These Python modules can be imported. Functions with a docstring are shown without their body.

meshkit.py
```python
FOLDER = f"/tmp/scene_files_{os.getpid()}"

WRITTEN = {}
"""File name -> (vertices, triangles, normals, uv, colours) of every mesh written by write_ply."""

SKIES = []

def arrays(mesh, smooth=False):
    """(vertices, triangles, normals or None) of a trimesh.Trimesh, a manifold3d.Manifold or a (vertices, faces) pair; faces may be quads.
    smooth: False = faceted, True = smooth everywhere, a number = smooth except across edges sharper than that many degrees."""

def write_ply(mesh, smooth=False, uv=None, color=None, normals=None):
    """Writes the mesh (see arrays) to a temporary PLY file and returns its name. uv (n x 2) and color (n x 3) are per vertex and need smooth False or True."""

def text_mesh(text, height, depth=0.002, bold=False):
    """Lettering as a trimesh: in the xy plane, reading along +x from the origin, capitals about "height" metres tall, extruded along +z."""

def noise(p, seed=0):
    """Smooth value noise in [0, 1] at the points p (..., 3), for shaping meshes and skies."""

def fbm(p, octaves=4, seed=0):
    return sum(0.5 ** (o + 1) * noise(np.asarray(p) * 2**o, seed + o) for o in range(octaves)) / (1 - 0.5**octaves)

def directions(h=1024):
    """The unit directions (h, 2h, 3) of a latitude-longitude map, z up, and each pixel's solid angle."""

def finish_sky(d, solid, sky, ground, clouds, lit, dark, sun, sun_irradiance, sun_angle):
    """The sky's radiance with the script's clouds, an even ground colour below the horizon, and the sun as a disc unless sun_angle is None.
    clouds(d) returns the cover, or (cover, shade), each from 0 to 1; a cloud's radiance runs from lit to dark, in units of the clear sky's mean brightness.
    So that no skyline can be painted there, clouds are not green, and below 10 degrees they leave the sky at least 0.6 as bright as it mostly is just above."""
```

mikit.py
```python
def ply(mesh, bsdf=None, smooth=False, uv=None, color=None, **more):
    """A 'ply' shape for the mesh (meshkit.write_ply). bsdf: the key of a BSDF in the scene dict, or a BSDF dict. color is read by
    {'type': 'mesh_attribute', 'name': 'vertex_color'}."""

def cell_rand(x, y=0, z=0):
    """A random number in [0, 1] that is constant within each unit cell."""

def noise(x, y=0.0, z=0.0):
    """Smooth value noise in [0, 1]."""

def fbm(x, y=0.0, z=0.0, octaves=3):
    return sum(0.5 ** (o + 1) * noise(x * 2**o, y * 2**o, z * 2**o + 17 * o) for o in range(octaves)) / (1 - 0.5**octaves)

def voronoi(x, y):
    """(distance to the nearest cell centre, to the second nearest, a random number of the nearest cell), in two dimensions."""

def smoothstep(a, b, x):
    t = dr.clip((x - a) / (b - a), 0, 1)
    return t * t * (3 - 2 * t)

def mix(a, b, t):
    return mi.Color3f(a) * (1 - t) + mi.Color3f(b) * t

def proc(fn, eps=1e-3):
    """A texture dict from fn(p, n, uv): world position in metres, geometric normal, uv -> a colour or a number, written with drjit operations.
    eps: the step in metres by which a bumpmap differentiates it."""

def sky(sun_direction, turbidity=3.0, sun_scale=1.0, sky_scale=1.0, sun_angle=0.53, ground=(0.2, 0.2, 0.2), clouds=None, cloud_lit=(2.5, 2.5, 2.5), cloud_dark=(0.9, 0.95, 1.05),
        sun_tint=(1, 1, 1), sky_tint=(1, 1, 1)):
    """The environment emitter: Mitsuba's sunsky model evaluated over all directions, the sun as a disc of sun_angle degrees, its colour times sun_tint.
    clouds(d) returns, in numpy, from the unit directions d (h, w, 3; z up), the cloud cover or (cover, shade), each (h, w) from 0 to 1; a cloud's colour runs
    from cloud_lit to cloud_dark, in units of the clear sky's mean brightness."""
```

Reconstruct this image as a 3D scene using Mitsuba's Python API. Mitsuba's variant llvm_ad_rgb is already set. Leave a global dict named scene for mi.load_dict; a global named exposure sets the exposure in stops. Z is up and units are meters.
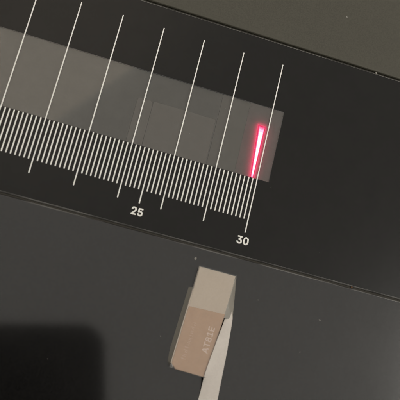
import math, random
import numpy as np
import trimesh
import mitsuba as mi
import mikit, meshkit
from mikit import proc, noise, fbm, mix, smoothstep
from shapely.geometry import Polygon, box as sbox

T = mi.ScalarTransform4f
MM = 0.001
rng = random.Random(11)
scene, labels = {}, {}

# ---------------------------------------------------------------- camera, added light panels, exposure
# Plan of the place, in millimetres: x runs along the printed scale, y up its lines, z up; z = 0 is the top of the scale plate.
CAM = np.array([-6.734, -32.074, 148.969])
VIEW = np.array([0.12852, 0.23661, -0.96307])
UP = np.array([-0.26675, 0.94358, 0.19622])
F = 680.0                                    # focal length over a 400 wide picture
scene['camera'] = {'type': 'thinlens', 'fov': 2 * math.degrees(math.atan(200 / F)), 'near_clip': 0.01, 'far_clip': 20.0,
                   'aperture_radius': 0.0009, 'focus_distance': 0.170,
                   'to_world': T().look_at(origin=(CAM * MM).tolist(), target=((CAM + VIEW * 100) * MM).tolist(), up=UP.tolist())}
exposure = 0.0


def light_panel(key, centre, w, d, rad, label, turn=0.0):
    """A glowing panel added out of view, facing down: a shallow housing and its glowing diffuser."""
    place = np.array(T().translate(list(centre)).rotate([0, 0, 1], turn).matrix)
    q = trimesh.Trimesh([[-w / 2, -d / 2, 0], [w / 2, -d / 2, 0], [w / 2, d / 2, 0], [-w / 2, d / 2, 0]], [[0, 2, 1], [0, 3, 2]], process=False)
    q.apply_transform(place)
    scene[key + '__diffuser'] = mikit.ply(q, 'panel_white', emitter={'type': 'area', 'radiance': {'type': 'rgb', 'value': list(rad)}})
    h = trimesh.creation.box((w - 0.02, d - 0.02, 0.03))
    h.apply_translation((0, 0, 0.0225))
    h.apply_transform(place)
    scene[key + '__housing'] = mikit.ply(h, 'panel_white')
    labels[key] = {'label': label, 'category': 'light_panel'}


scene['panel_white'] = {'type': 'twosided', 'b': {'type': 'diffuse', 'reflectance': {'type': 'rgb', 'value': [0.75, 0.75, 0.73]}}}
light_panel('added_ceiling_glow', (0.35, 0.4, 1.5), 3.6, 3.6, (1.11, 1.055, 0.965), 'wide glowing panel added overhead in place of the lit ceiling, mirrored in the grey lower panel')  # added glow in place of a lit ceiling, for the grey reflection
light_panel('added_glare_panel', (0.98, 0.05, 1.35), 0.36, 0.36, (16.0, 15.6, 14.6), 'small bright panel added out of view on the right, glinting in the lower right corner')  # added only to put a glare on the lower right corner
light_panel('added_sheen_panel', (-0.325, 0.78, 1.46), 0.75, 0.62, (1.98, 1.77, 1.50), 'warm glowing panel added out of view and turned, mirrored in the left part of the scale window', 53.0)  # added and turned so its reflection brightens the window's left part


# ---------------------------------------------------------------- helpers
def W(pts):
    return np.asarray(pts, float) * MM


_r = np.stack([np.cross(VIEW, UP), -UP, VIEW])
_r /= np.linalg.norm(_r, axis=1, keepdims=True)


def at(px, py, z=0.0):
    """The point of the plane at height z that was measured at (px, py) in the photograph."""
    d = np.array([(px - 200) / F, (py - 200) / F, 1.0]) @ _r
    return CAM + d * ((z - CAM[2]) / d[2])


def hull(pts):
    return trimesh.convex.convex_hull(W(pts))


def bx(x0, x1, y0, y1, z0, z1):
    m = trimesh.creation.box((x1 - x0, y1 - y0, z1 - z0))
    m.apply_translation(((x0 + x1) / 2, (y0 + y1) / 2, (z0 + z1) / 2))
    m.apply_scale(MM)
    return m


def slab(poly, z0, z1, r, n=4):
    """A convex outline raised from z0 to z1 with its upper edge rounded by r."""
    p = Polygon(poly)
    pts = [(x, y, z0) for x, y in p.exterior.coords]
    for k in range(n + 1):
        a = k / n * math.pi / 2
        q = p.buffer(-r * (1 - math.cos(a)), join_style=2)
        pts += [(x, y, z1 - r + r * math.sin(a)) for x, y in q.exterior.coords]
    return hull(pts)


def put(key, mesh, bsdf, smooth=False, **more):
    base, n = key, 0
    while key in scene:
        n += 1
        key = f'{base}_{n:03d}'
    scene[key] = mikit.ply(mesh, bsdf, smooth, **more) if not isinstance(mesh, dict) else {**mesh, **more}
    return key


def rgb(*c):
    return {'type': 'rgb', 'value': list(c)}


def principled(color, rough=0.5, spec=0.5, bump=None, scale=1.0, eps=4e-5, **kw):
    b = {'type': 'principled', 'base_color': color, 'roughness': rough, 'specular': spec, **kw}
    if bump is not None:
        b = {'type': 'bumpmap', 'tex': proc(bump, eps), 'scale': scale, 'bsdf': b}
    return {'type': 'twosided', 'b': b}


# ---------------------------------------------------------------- materials
def grain(f, a=0.0, b=1.0):
    return lambda p: a + (b - a) * fbm(p.x * f, p.y * f, p.z * f, 3)


def plate_col(p, n, uv):
    g = noise(p.x * 6500, p.y * 6500, 3.0) * 0.5 + fbm(p.x * 300, p.y * 300, 1.0) * 0.5
    return mix((0.0016, 0.0015, 0.0012), (0.0066, 0.0061, 0.0050), g)


def lower_col(p, n, uv):
    g = noise(p.x * 4200, p.y * 4200, 9.0) * 0.6 + fbm(p.x * 160, p.y * 160, 5.0) * 0.4
    return mix((0.0006, 0.0006, 0.0006), (0.0068, 0.0063, 0.0061), g)


def lower_rough(p, n, uv):
    return 0.30 + 0.16 * fbm(p.x * 90, p.y * 90, 2.0)


def upper_col(p, n, uv):
    g = noise(p.x * 3800, p.y * 3800, 9.0) * 0.7 + fbm(p.x * 90, p.y * 90, 5.0) * 0.3
    return mix((0.051, 0.048, 0.035), (0.068, 0.064, 0.048), g)


def leather(p, n, uv):
    return fbm(p.x * 1500, p.y * 1500, 4.0) + 0.5 * noise(p.x * 5000, p.y * 5000, 7.0)


def ink_col(p, n, uv):
    g = fbm(p.x * 2400, p.y * 2400, 2.0)
    return mix((0.73, 0.71, 0.665), (0.90, 0.885, 0.835), g)


def screen(lo, hi):
    def fn(p, n, uv):
        return mix(lo, hi, 0.55 * fbm(p.x * 420, p.y * 420, 6.0) + 0.45 * noise(p.x * 5200, p.y * 5200, 1.0))
    return principled(proc(fn), 0.6, 0.3)


def lip_highlight_col(p, n, uv):
    g = fbm(p.x * 110, p.y * 1500, 3.0, 4)
    return mix((0.012, 0.011, 0.011), (0.105, 0.102, 0.096), smoothstep(0.42, 0.66, g))  # pale streaks: the lip's highlight put into the colour


def film_col(p, n, uv):
    return mix((0.134, 0.124, 0.109), (0.158, 0.146, 0.129), 0.55 * fbm(p.x * 420, p.y * 420, 6.0) + 0.45 * noise(p.x * 5200, p.y * 5200, 1.0))


def edge_col(p, n, uv):
    g = fbm(p.x * 260, p.y * 900, p.z * 900, 4)
    return mix((0.036, 0.035, 0.033), (0.125, 0.122, 0.114), smoothstep(0.2, 0.8, g))  # paler than the plate: the edge's light line put into its colour


scene['black_print'] = principled(proc(plate_col), 0.25, 0.21)
scene['cut_edge'] = principled(proc(edge_col), 0.45, 0.5)
scene['lip_highlight'] = principled(proc(lip_highlight_col), 0.35, 0.5)
scene['lower_plastic'] = {'type': 'twosided', 'b': {'type': 'blendbsdf', 'weight': 0.2,
                          'a': {'type': 'principled', 'base_color': proc(lower_col), 'roughness': 0.085, 'specular': 0.54},
                          'b': {'type': 'principled', 'base_color': proc(lower_col), 'roughness': proc(lower_rough), 'specular': 0.5}}}
scene['upper_plastic'] = principled(proc(upper_col), 0.5, 0.35, leather, 0.00001)
scene['groove_dark'] = principled(rgb(0.035, 0.032, 0.026), 0.7, 0.2)
scene['white_ink'] = principled(proc(ink_col), 0.6, 0.3)
scene['screen_grey'] = screen((0.035, 0.0325, 0.0255), (0.043, 0.040, 0.0315))
scene['screen_card'] = screen((0.056, 0.050, 0.040), (0.066, 0.059, 0.048))
scene['screen_dim'] = screen((0.044, 0.040, 0.031), (0.053, 0.048, 0.037))
scene['screen_film'] = {'type': 'principledthin', 'base_color': proc(film_col), 'roughness': 0.6, 'diff_trans': 1.0, 'spec_trans': 0.0}
scene['red_lens'] = {'type': 'twosided', 'b': {'type': 'diffuse', 'reflectance': rgb(0.10, 0.006, 0.014)}}
scene['clear_pane'] = {'type': 'thindielectric', 'int_ior': 1.37}
scene['black_glass'] = principled(rgb(0.012, 0.012, 0.012), 0.4, 0.4)
scene['lens_glass'] = principled(rgb(0.004, 0.004, 0.006), 0.05, 0.6)

# ---------------------------------------------------------------- the instrument
I = 'measuring_instrument'
labels[I] = {'label': 'dark measuring instrument with black scale plate, two grey panels and lit red pointer', 'category': 'instrument'}
X0, X1 = -110.0, 130.0
YB, YT = -5.6, 47.95                          # lower and upper edge of the scale plate
put(I + '__tray', bx(X0, X1, YB - 0.9, YT + 0.6, -6.0, -3.0), 'groove_dark')
put(I + '__gasket', bx(X0, X1, YB - 0.44, YB - 0.002, -2.9, -0.42), 'groove_dark')
put(I + '__gasket', bx(X0, X1, YT + 0.002, YT + 0.35, -2.9, -0.45), 'groove_dark')
labels[I + '__gasket'] = {'label': 'dark seal in the narrow groove below the scale plate'}
labels[I + '__gasket_001'] = {'label': 'dark seal in the narrow groove above the scale plate'}
labels[I + '__tray'] = {'label': 'dark bottom of the grooves beside the scale plate'}


def long_panel(y_edge, y_far, z, r):
    s = 1 if y_far > y_edge else -1
    prof = [(y_far, z), (y_far, -6), (y_edge, -6)]
    for k in range(7):
        a = k / 6 * math.pi / 2
        prof.append((y_edge + s * r * (1 - math.sin(a)), z - r + r * math.cos(a)) if False else (y_edge + s * (r - r * math.cos(a)), z - r + r * math.sin(a)))
    return hull([(x, y, zz) for x in (X0, X1) for y, zz in prof])


put(I + '__lower_panel', long_panel(-6.06, -130, 0.0, 0.3), 'lower_plastic', 40)
labels[I + '__lower_panel'] = {'label': 'dark grey glossy lower panel mirroring the phone'}
put(I + '__upper_panel', long_panel(48.35, 140, 0.2, 0.4), 'upper_plastic', 40)
lip = [(-6.33, 0.006), (-6.26, 0.006), (-6.12, -0.05), (-6.045, -0.15), (-6.045, -0.3), (-6.33, -0.3)]
put(I + '__lower_panel__bright_lip', hull([(x, a, b) for x in (X0 + 1, X1 - 1) for a, b in lip]), 'lip_highlight')  # separate pale piece that paints the highlight along the panel's edge
labels[I + '__upper_panel'] = {'label': 'olive grey matt upper panel with a fine leathery grain'}

WX1, WY0, WY1 = 27.9, 13.05, 31.05             # the window's right, lower and upper edge
plate = Polygon([(X0, YB + 0.26), (X1, YB + 0.26), (X1, YT - 0.26), (X0, YT - 0.26)], [[(-70, WY0), (WX1, WY0), (WX1, WY1), (-70, WY1)]])
m = trimesh.creation.extrude_polygon(plate, 0.8, engine='earcut')
m.apply_translation((0, 0, -0.8))
m.apply_scale(MM)
P = put(I + '__scale_plate', m, 'black_print')
labels[P] = {'label': 'black scale plate with white tick marks, numerals 25 and 30 and a grey window'}
for y, s in ((YB, 1), (YT, -1)):
    prof = [(y + s * 0.26, -0.004), (y + s * 0.2, -0.004), (y + s * 0.03, -0.13), (y, -0.18), (y, -3.1), (y + s * 0.26, -3.1)]
    put(P + '__cut_edge', hull([(x, a, b) for x in (X0, X1) for a, b in prof]), 'cut_edge')

# printed tick marks: one every millimetre, a long line at every tenth, a lower extension at 25
Y_LONG, Y_TOP, Y_BOT, Y_EXT = 42.71, 13.0, 3.09, 0.0


def tick(w, y0, y1):
    o = Polygon([(-w / 2, y0), (w / 2, y0), (w / 2, y1), (-w / 2, y1)]).buffer(-0.08).buffer(0.08, quad_segs=3)
    mm = trimesh.creation.extrude_polygon(o, 0.1, engine='earcut')
    mm.apply_translation((0, 0, -0.05))
    mm.apply_scale(MM)
    return mikit.ply(mm, 'white_ink')


short, mid, tall = tick(0.295, Y_BOT, Y_TOP), tick(0.295, Y_EXT, Y_TOP), tick(0.27, Y_EXT, Y_LONG)
for k in range(78, 151):
    kind = tall if k % 10 == 0 else mid if k % 25 == 0 else short
    key = put(P + '__tick_mark', kind, None, to_world=T().translate([(k - 125) * MM, 0, 0]))
    if k == 150:
        labels[key] = {'label': 'last long white line of the scale, above the numeral 30'}
for text, x in (('25', 0.05), ('30', 24.88)):
    m = meshkit.text_mesh(text, 1.66, 0.2, bold=True)
    o = trimesh.path.polygons.projected(m, [0, 0, 1]).buffer(0.025)
    m = trimesh.util.concatenate([trimesh.creation.extrude_polygon(g, 0.09, engine='earcut') for g in getattr(o, 'geoms', [o])])
    m.apply_translation((x - (m.bounds[0, 0] + m.bounds[1, 0]) / 2, -2.72, -0.04))
    m.apply_scale(MM)
    key = put(P + '__numeral', m, 'white_ink')
    labels[key] = {'label': f'white numeral {text} under its scale line'}

# the window: a clear pane flush with the plate, frosted screen pieces close below it
q = trimesh.Trimesh(W([[-70.3, WY0 - .3, -0.07], [WX1 + .3, WY0 - .3, -0.07], [WX1 + .3, WY1 + .3, -0.07], [-70.3, WY1 + .3, -0.07]]), [[0, 1, 2], [0, 2, 3]], process=False)
put(I + '__window_pane', q, 'clear_pane')
put(I + '__screen', slab([(-69.9, WY0 - 1), (12.65, WY0 - 1), (12.65, WY1 + 1), (-69.9, WY1 + 1)], -1.2, -0.72, 0.05, 3), 'screen_grey', 60)
put(I + '__screen', slab([(12.66, WY0 - 1), (19.6, WY0 - 1), (19.6, WY1 + 1), (12.66, WY1 + 1)], -1.2, -0.66, 0.05, 3), 'screen_dim', 60)
for xa, xb, z in ((-6.6, -2.85, -0.52), (-2.82, 12.3, -0.50)):
    card = sbox(xa, WY0 - 3, xb, 24.4)
    card = card.buffer(-0.9).buffer(0.9, quad_segs=6) if xa < -6 else card
    put(I + '__screen_card', slab(list(card.exterior.coords)[:-1], -0.9, z, 0.12, 4), 'screen_card', 60)
# its last piece is a translucent film with the pointer's lamp glowing through from below
film = trimesh.Trimesh(W([[19.5, WY0 - 1, -0.5], [29.5, WY0 - 1, -0.5], [29.5, WY1 + 1, -0.5], [19.5, WY1 + 1, -0.5]]), [[0, 1, 2], [0, 2, 3]], process=False)
K = put(I + '__screen', film, 'screen_film')
labels[K] = {'label': 'translucent end piece of the window screen, lit red by the pointer'}

# the lit pointer: a wedge of light on the film, its lamp strip below
def emit(*c):
    return {'emitter': {'type': 'area', 'radiance': rgb(*c)}}


def wedge(t0, t1, b0, b1, yt, yb, z0, z1, r):
    """A tapering bar; t0..t1 its upper end in x at height yt, b0..b1 its lower end at yb."""
    pts = []
    for z, i in ((z0, 0), (z1 - r, 0), (z1 - r * .3, r * .35), (z1, r)):
        pts += [(t0 + i, yt - i, z), (t1 - i, yt - i - .1, z), (b0 + min(i, (b1 - b0) * .4), yb + i, z), (b1 - min(i, (b1 - b0) * .4), yb + i, z)]
    return hull(pts)


L = put(I + '__light_pointer', wedge(22.2, 24.5, 23.1, 24.42, 26.4, 12.9, -1.25, -0.78, 0.02), 'red_lens', **emit(14.0, 0.02, 2.0))
labels[L] = {'label': 'glowing red wedge shaped light pointer just left of the 30 line'}
put(L + '__red_lens', wedge(22.46, 24.36, 23.36, 24.16, 26.2, 12.98, -0.5, -0.45, 0.03), 'red_lens', **emit(0.74, 0.001, 0.085))
put(L + '__core', wedge(22.74, 24.12, 23.5, 24.0, 25.95, 13.03, -0.46, -0.42, 0.03), 'red_lens', **emit(0.95, 0.05, 0.21))
put(L + '__core', wedge(22.8, 24.08, 23.54, 23.96, 25.8, 13.1, -0.43, -0.38, 0.03), 'red_lens', **emit(1.1, 0.16, 0.36))
put(L + '__core', wedge(22.87, 24.02, 23.57, 23.93, 25.55, 13.3, -0.39, -0.34, 0.03), 'red_lens', **emit(1.3, 0.34, 0.58))
put(L + '__core', wedge(22.95, 23.96, 23.6, 23.9, 25.2, 13.6, -0.35, -0.29, 0.03), 'red_lens', **emit(1.6, 0.66, 0.92))
put(L + '__core', wedge(23.03, 23.86, 23.62, 23.87, 24.5, 14.1, -0.30, -0.23, 0.03), 'red_lens', **emit(2.4, 1.5, 1.75))

# ---------------------------------------------------------------- the block in its clear sleeve
def cream(p, n, uv):
    return mix((0.385, 0.318, 0.245), (0.425, 0.355, 0.278), 0.5 * fbm(p.x * 500, p.y * 500, p.z * 500) + 0.5 * noise(p.x * 4500, p.y * 4500, p.z * 4500))


def tan(p, n, uv):
    return mix((0.318, 0.200, 0.122), (0.376, 0.240, 0.151), 0.6 * fbm(p.x * 700, p.y * 700, p.z * 700) + 0.4 * noise(p.x * 4500, p.y * 4500, p.z * 4500))


scene['cream_plastic'] = principled(proc(cream), 0.5, 0.3)
scene['tan_card'] = principled(proc(tan), 0.55, 0.3)
scene['highlight_pale'] = principled(rgb(0.50, 0.41, 0.32), 0.4, 0.5)  # pale tone for the highlight painted along the block's left edge
scene['pale_print'] = principled(rgb(0.49, 0.38, 0.31), 0.6, 0.3)
scene['faint_print'] = principled(rgb(0.40, 0.275, 0.205), 0.6, 0.3)
scene['sleeve_film'] = {'type': 'thindielectric', 'int_ior': 1.45}
scene['milky_edge'] = principled(rgb(0.26, 0.243, 0.21), 0.3, 0.5)

B = 'wrapped_block'
labels[B] = {'label': 'small cream and tan block in a clear plastic sleeve lying on the lower panel', 'category': 'block'}
H = 1.2
tl, tr, br, bl = (at(*a, H)[:2] for a in ((199.7, 266.3), (235.8, 276.2), (204.3, 377.3), (170.2, 366.8)))
ml, mr = (at(*a, H)[:2] for a in ((188.2, 306.8), (224.9, 315.4)))
e = -0.02
put(B + '__cream_end', slab([tl, tr, mr, ml], 0.05, H - 0.06, 0.24), 'cream_plastic', 40)
lo = np.array([bl, br, br, mr, ml])
cut = [tuple(ml + (bl - ml) * e), tuple(mr + (br - mr) * e), tuple(br), tuple(bl + (br - bl) * 0.16 + (bl - ml) * 0.012), tuple(bl + (ml - bl) * 0.06)]
put(B + '__tan_band', slab(cut, 0.05, H, 0.2), 'tan_card', 40)
labels[B + '__tan_band'] = {'label': 'tan lower half with faint pale lettering'}
labels[B + '__cream_end'] = {'label': 'cream upper end of the block'}

ux = (tl - bl) / np.linalg.norm(tl - bl)       # the lettering reads up the block
ang = math.degrees(math.atan2(ux[1], ux[0]))


def lettering(text, height, start, mat, bold, stretch=1.0):
    m = meshkit.text_mesh(text, height * MM, 0.08 * MM, bold=bold)
    m.apply_scale((stretch, 1, 1))
    m.apply_transform(np.array(T().translate([start[0] * MM, start[1] * MM, (H - 0.03) * MM]).rotate([0, 0, 1], ang - 1.0).matrix))
    return put(B + '__lettering', m, mat)


k1 = lettering('AT81E', 1.32, at(207.0, 354.2, H), 'pale_print', True, 1.0)
labels[k1] = {'label': 'pale raised letters reading up the tan band'}
strokes = []                                   # a line of print too small to read: tiny upright strokes
g2 = np.random.default_rng(4)
a0, a1 = at(184.6, 359.5, H), at(196.3, 322.5, H)
ax = (a1 - a0) / np.linalg.norm(a1 - a0)
up2 = np.array([-ax[1], ax[0], 0])
t = 0.0
while t < np.linalg.norm(a1 - a0):
    hgt, wid = g2.choice([0.55, 0.55, 0.85]), g2.uniform(0.10, 0.2)
    o = a0 + ax * t
    strokes.append(hull([o + ax * a + up2 * b + np.array([0, 0, c]) for a in (0, wid) for b in (g2.choice([0, 0, -0.18]), hgt) for c in (-0.03, 0.06)]))
    t += wid + g2.choice([0.16, 0.2, 0.26, 0.42])
k2 = put(B + '__fine_print', trimesh.util.concatenate(strokes), 'faint_print')
labels[k2] = {'label': 'faint line of tiny print along the tan band'}

# clear sleeve: an open band of thin film round the block, standing off its left side
top = [tl + (-.2, .1), tr + (.12, .1), br + (.1, -.12), bl + (-.2, -.1)]
v = [(*p, H + 0.35) for p in top] + [(*p, H - 0.1) for p in top]
f = [[0, 1, 2], [0, 2, 3], [0, 3, 7], [0, 7, 4], [1, 5, 6], [1, 6, 2]]
put(B + '__clear_sleeve', trimesh.Trimesh(W(v), f, process=False), 'sleeve_film')
# the sleeve's milky flanks: a wide one sloping out on the left, a sliver on the right
def flank(tops, feet, z, t):
    pts = [at(*a, z) for a in tops] + [at(*a, 0.1) for a in feet]
    n = len(tops)
    v, f = np.array(pts), []
    d = np.array([t, 0, -t * .4])
    v = np.vstack([v, v + d])
    N = 2 * n
    for k in range(n - 1):
        a, b, c, e_ = k, k + 1, n + k + 1, n + k
        f += [[a, b, c], [a, c, e_], [a + N, c + N, b + N], [a + N, e_ + N, c + N]]
    m = trimesh.Trimesh(W(v), f, process=False)
    trimesh.repair.fix_normals(m)
    return m


tops = [at(*a, H - .08) for a in ((193.9, 287), (185.1, 316), (175.6, 348), (171.2, 363), (172.6, 367.2))]
feet = [at(*a, .1) for a in ((188.7, 287), (180.0, 315.5), (170.2, 348), (167.5, 361), (169.9, 366.6))]
put(B + '__sleeve_flank', hull(tops + feet + [(p[0], p[1], 0.02) for p in tops + feet]), 'milky_edge', 25)
q0, q1 = at(193.2, 289, H), at(170.9, 362.5, H)
highlight_bar = [q + d for q in (q0, q1) for d in np.array([[-.11, 0, -.2], [.11, 0, -.2], [.05, 0, .1], [-.05, 0, .1]])]
put(B + '__edge_highlight', hull(highlight_bar), 'highlight_pale')  # thin pale ridge: the bright highlight of the rounded edge, as colour
put(B + '__sleeve_flank', flank([(235.7, 277.5), (231.8, 291), (228.2, 303), (224.0, 318)], [(236.4, 277.5), (235.2, 292), (233.8, 306), (232.4, 320)], H - .3, -0.25), 'milky_edge')

# ---------------------------------------------------------------- the white strip beside the block
def spline(pts, n):
    from scipy.interpolate import CubicSpline
    pts = np.asarray(pts, float)
    t = np.linspace(0, 1, len(pts))
    return CubicSpline(t, pts)(np.linspace(0, 1, n))


Rpx = [(231.6, 311, 0.1), (232.1, 316, 0.12), (231.8, 323, 0.3), (229.4, 337, 0.9), (226.6, 353, 0.9), (222.2, 375, 0.6), (217.0, 402, 0.3), (209, 440, 0.25)]
Lpx = [(227.4, 311, 0.1), (225.6, 316, 0.15), (223.4, 323, 0.6), (219.2, 334, 1.6), (214.4, 347, 1.65), (206.4, 369, 1.65), (203.9, 377.5, 1.42), (202.2, 384, 0.62), (198.6, 398, 0.2), (186, 436, 0.25)]
n = 60
R = spline([at(*a) for a in Rpx], n)
Lc = spline([at(*a) for a in Lpx], n)
Lc[:, 2] = np.maximum(Lc[:, 2], 0.2)
R[:, 2] = np.maximum(R[:, 2], 0.2)
rows = np.stack([Lc + (R - Lc) * s for s in np.linspace(0, 1, 9)], 1)      # n x 9 x 3
nrm = np.cross(np.gradient(rows, axis=0), np.gradient(rows, axis=1))
nrm /= np.linalg.norm(nrm, axis=2, keepdims=True)
nrm *= np.sign(nrm[-1, 4, 2])
c = np.linspace(-1, 1, 9)
rows = rows + nrm * (0.10 * (1 - c ** 2))[None, :, None]
ringed = np.concatenate([rows + nrm * 0.1, (rows - nrm * 0.1)[:, ::-1]], 1)  # n x 18 x 3
mcount = ringed.shape[1]
idx = np.arange(n * mcount).reshape(n, mcount)
quads = np.stack([idx[:-1], np.roll(idx, -1, 1)[:-1], np.roll(idx, -1, 1)[1:], idx[1:]], -1).reshape(-1, 4)
strip = trimesh.Trimesh(W(ringed.reshape(-1, 3)), np.vstack([quads[:, :3], quads[:, [0, 2, 3]]]), process=False)
trimesh.repair.fix_normals(strip)


def paper(p, n, uv):
    return mix((0.55, 0.505, 0.455), (0.65, 0.60, 0.55), 0.6 * fbm(p.x * 600, p.y * 600, p.z * 600) + 0.4 * noise(p.x * 4000, p.y * 4000, p.z * 4000))


scene['white_tape'] = principled(proc(paper), 0.6, 0.25)
put('white_strip', strip, 'white_tape', 50)
labels['white_strip'] = {'label': 'narrow white plastic strip running down along the right side of the cream and tan block', 'category': 'strip'}

# ---------------------------------------------------------------- specks of dust
scene['dust_pale'] = principled(rgb(0.27, 0.26, 0.235), 0.9, 0.1)
scene['dust_brown'] = principled(rgb(0.16, 0.085, 0.045), 0.9, 0.1)


def crumb(x, y, z, r):
    s = trimesh.creation.icosphere(1, 1.0)
    g = np.random.default_rng(int(abs(x * 1000 + y * 77)) + 5)
    vv = s.vertices * (0.6 + 0.6 * g.random((len(s.vertices), 1))) * (r * (0.7 + g.random()), r * (0.7 + g.random()), r * 0.5) + (x, y, z + r * 0.3)
    return trimesh.Trimesh(W(vv), s.faces, process=False)


pale, brown = [], []
for px, py, r in ((195.5, 258.5, .2), (319.5, 320, .17), (346.5, 17.5, .22), (376, 73.2, .17), (160.5, 336, .11), (258, 300, .08), (300, 352, .07)):
    p = at(px, py)
    pale.append(crumb(p[0], p[1], 0.2 if p[1] > 48.5 else 0.0, r))
for _ in range(24):
    x, y = rng.uniform(-45, 70), rng.uniform(-48, 72)
    if YB < y < YT and rng.random() < .6 or -7 < y < YB or YT < y < 49:
        continue
    pale.append(crumb(x, y, 0.2 if y > 48.5 else 0.0, rng.uniform(0.02, 0.05)))
for _ in range(34):
    x = rng.uniform(-40, 70)
    pale.append(crumb(x, rng.choice([YB + .2, -6.6, YT - .2, 48.6]) + rng.uniform(-.1, .1), -0.12, rng.uniform(0.02, 0.06)))
for px, py in ((278, 269), (283, 270.5), (310, 277.5), (316, 279), (321, 280.5), (352, 287)):
    p = at(px, py)
    brown.append(crumb(p[0], p[1], -0.2, 0.13))
put('dust', trimesh.util.concatenate(pale + brown[:0]), 'dust_pale')
labels['dust'] = {'label': 'pale dust specks scattered over the panels and the scale plate', 'category': 'dust', 'kind': 'stuff'}
put('brown_crumbs', trimesh.util.concatenate(brown), 'dust_brown')
labels['brown_crumbs'] = {'label': 'rusty brown crumbs lodged in the groove below the scale plate', 'category': 'dust', 'kind': 'stuff'}

# ---------------------------------------------------------------- the phone that takes the picture, mirrored in the lower panel
right = np.cross(VIEW, UP)
right /= np.linalg.norm(right)
A_, B_, R_ = 15.3, 6.7, 10.0                   # from the lens to the phone's right and upper edge; corner radius
ph = sbox(A_ - 75, B_ - 150, A_, B_).buffer(-R_).buffer(R_, quad_segs=8)
body = trimesh.creation.extrude_polygon(ph, 8.0, engine='earcut')
M = np.eye(4)
M[:3, 0], M[:3, 1], M[:3, 2] = right, UP, -VIEW
M[:3, 3] = CAM - VIEW * 2.0
body.apply_transform(M)
body.apply_scale(MM)
put('phone__body', body, 'black_glass')
ring = trimesh.creation.annulus(4.0, 5.5, 1.2, sections=48)
ring.apply_translation((0, 0, -0.4))
ring.apply_transform(M)
ring.apply_scale(MM)
put('phone__lens', ring, 'lens_glass')
labels['phone'] = {'label': 'black phone with rounded corners held over the panel, seen only as a dark mirror image', 'category': 'phone'}
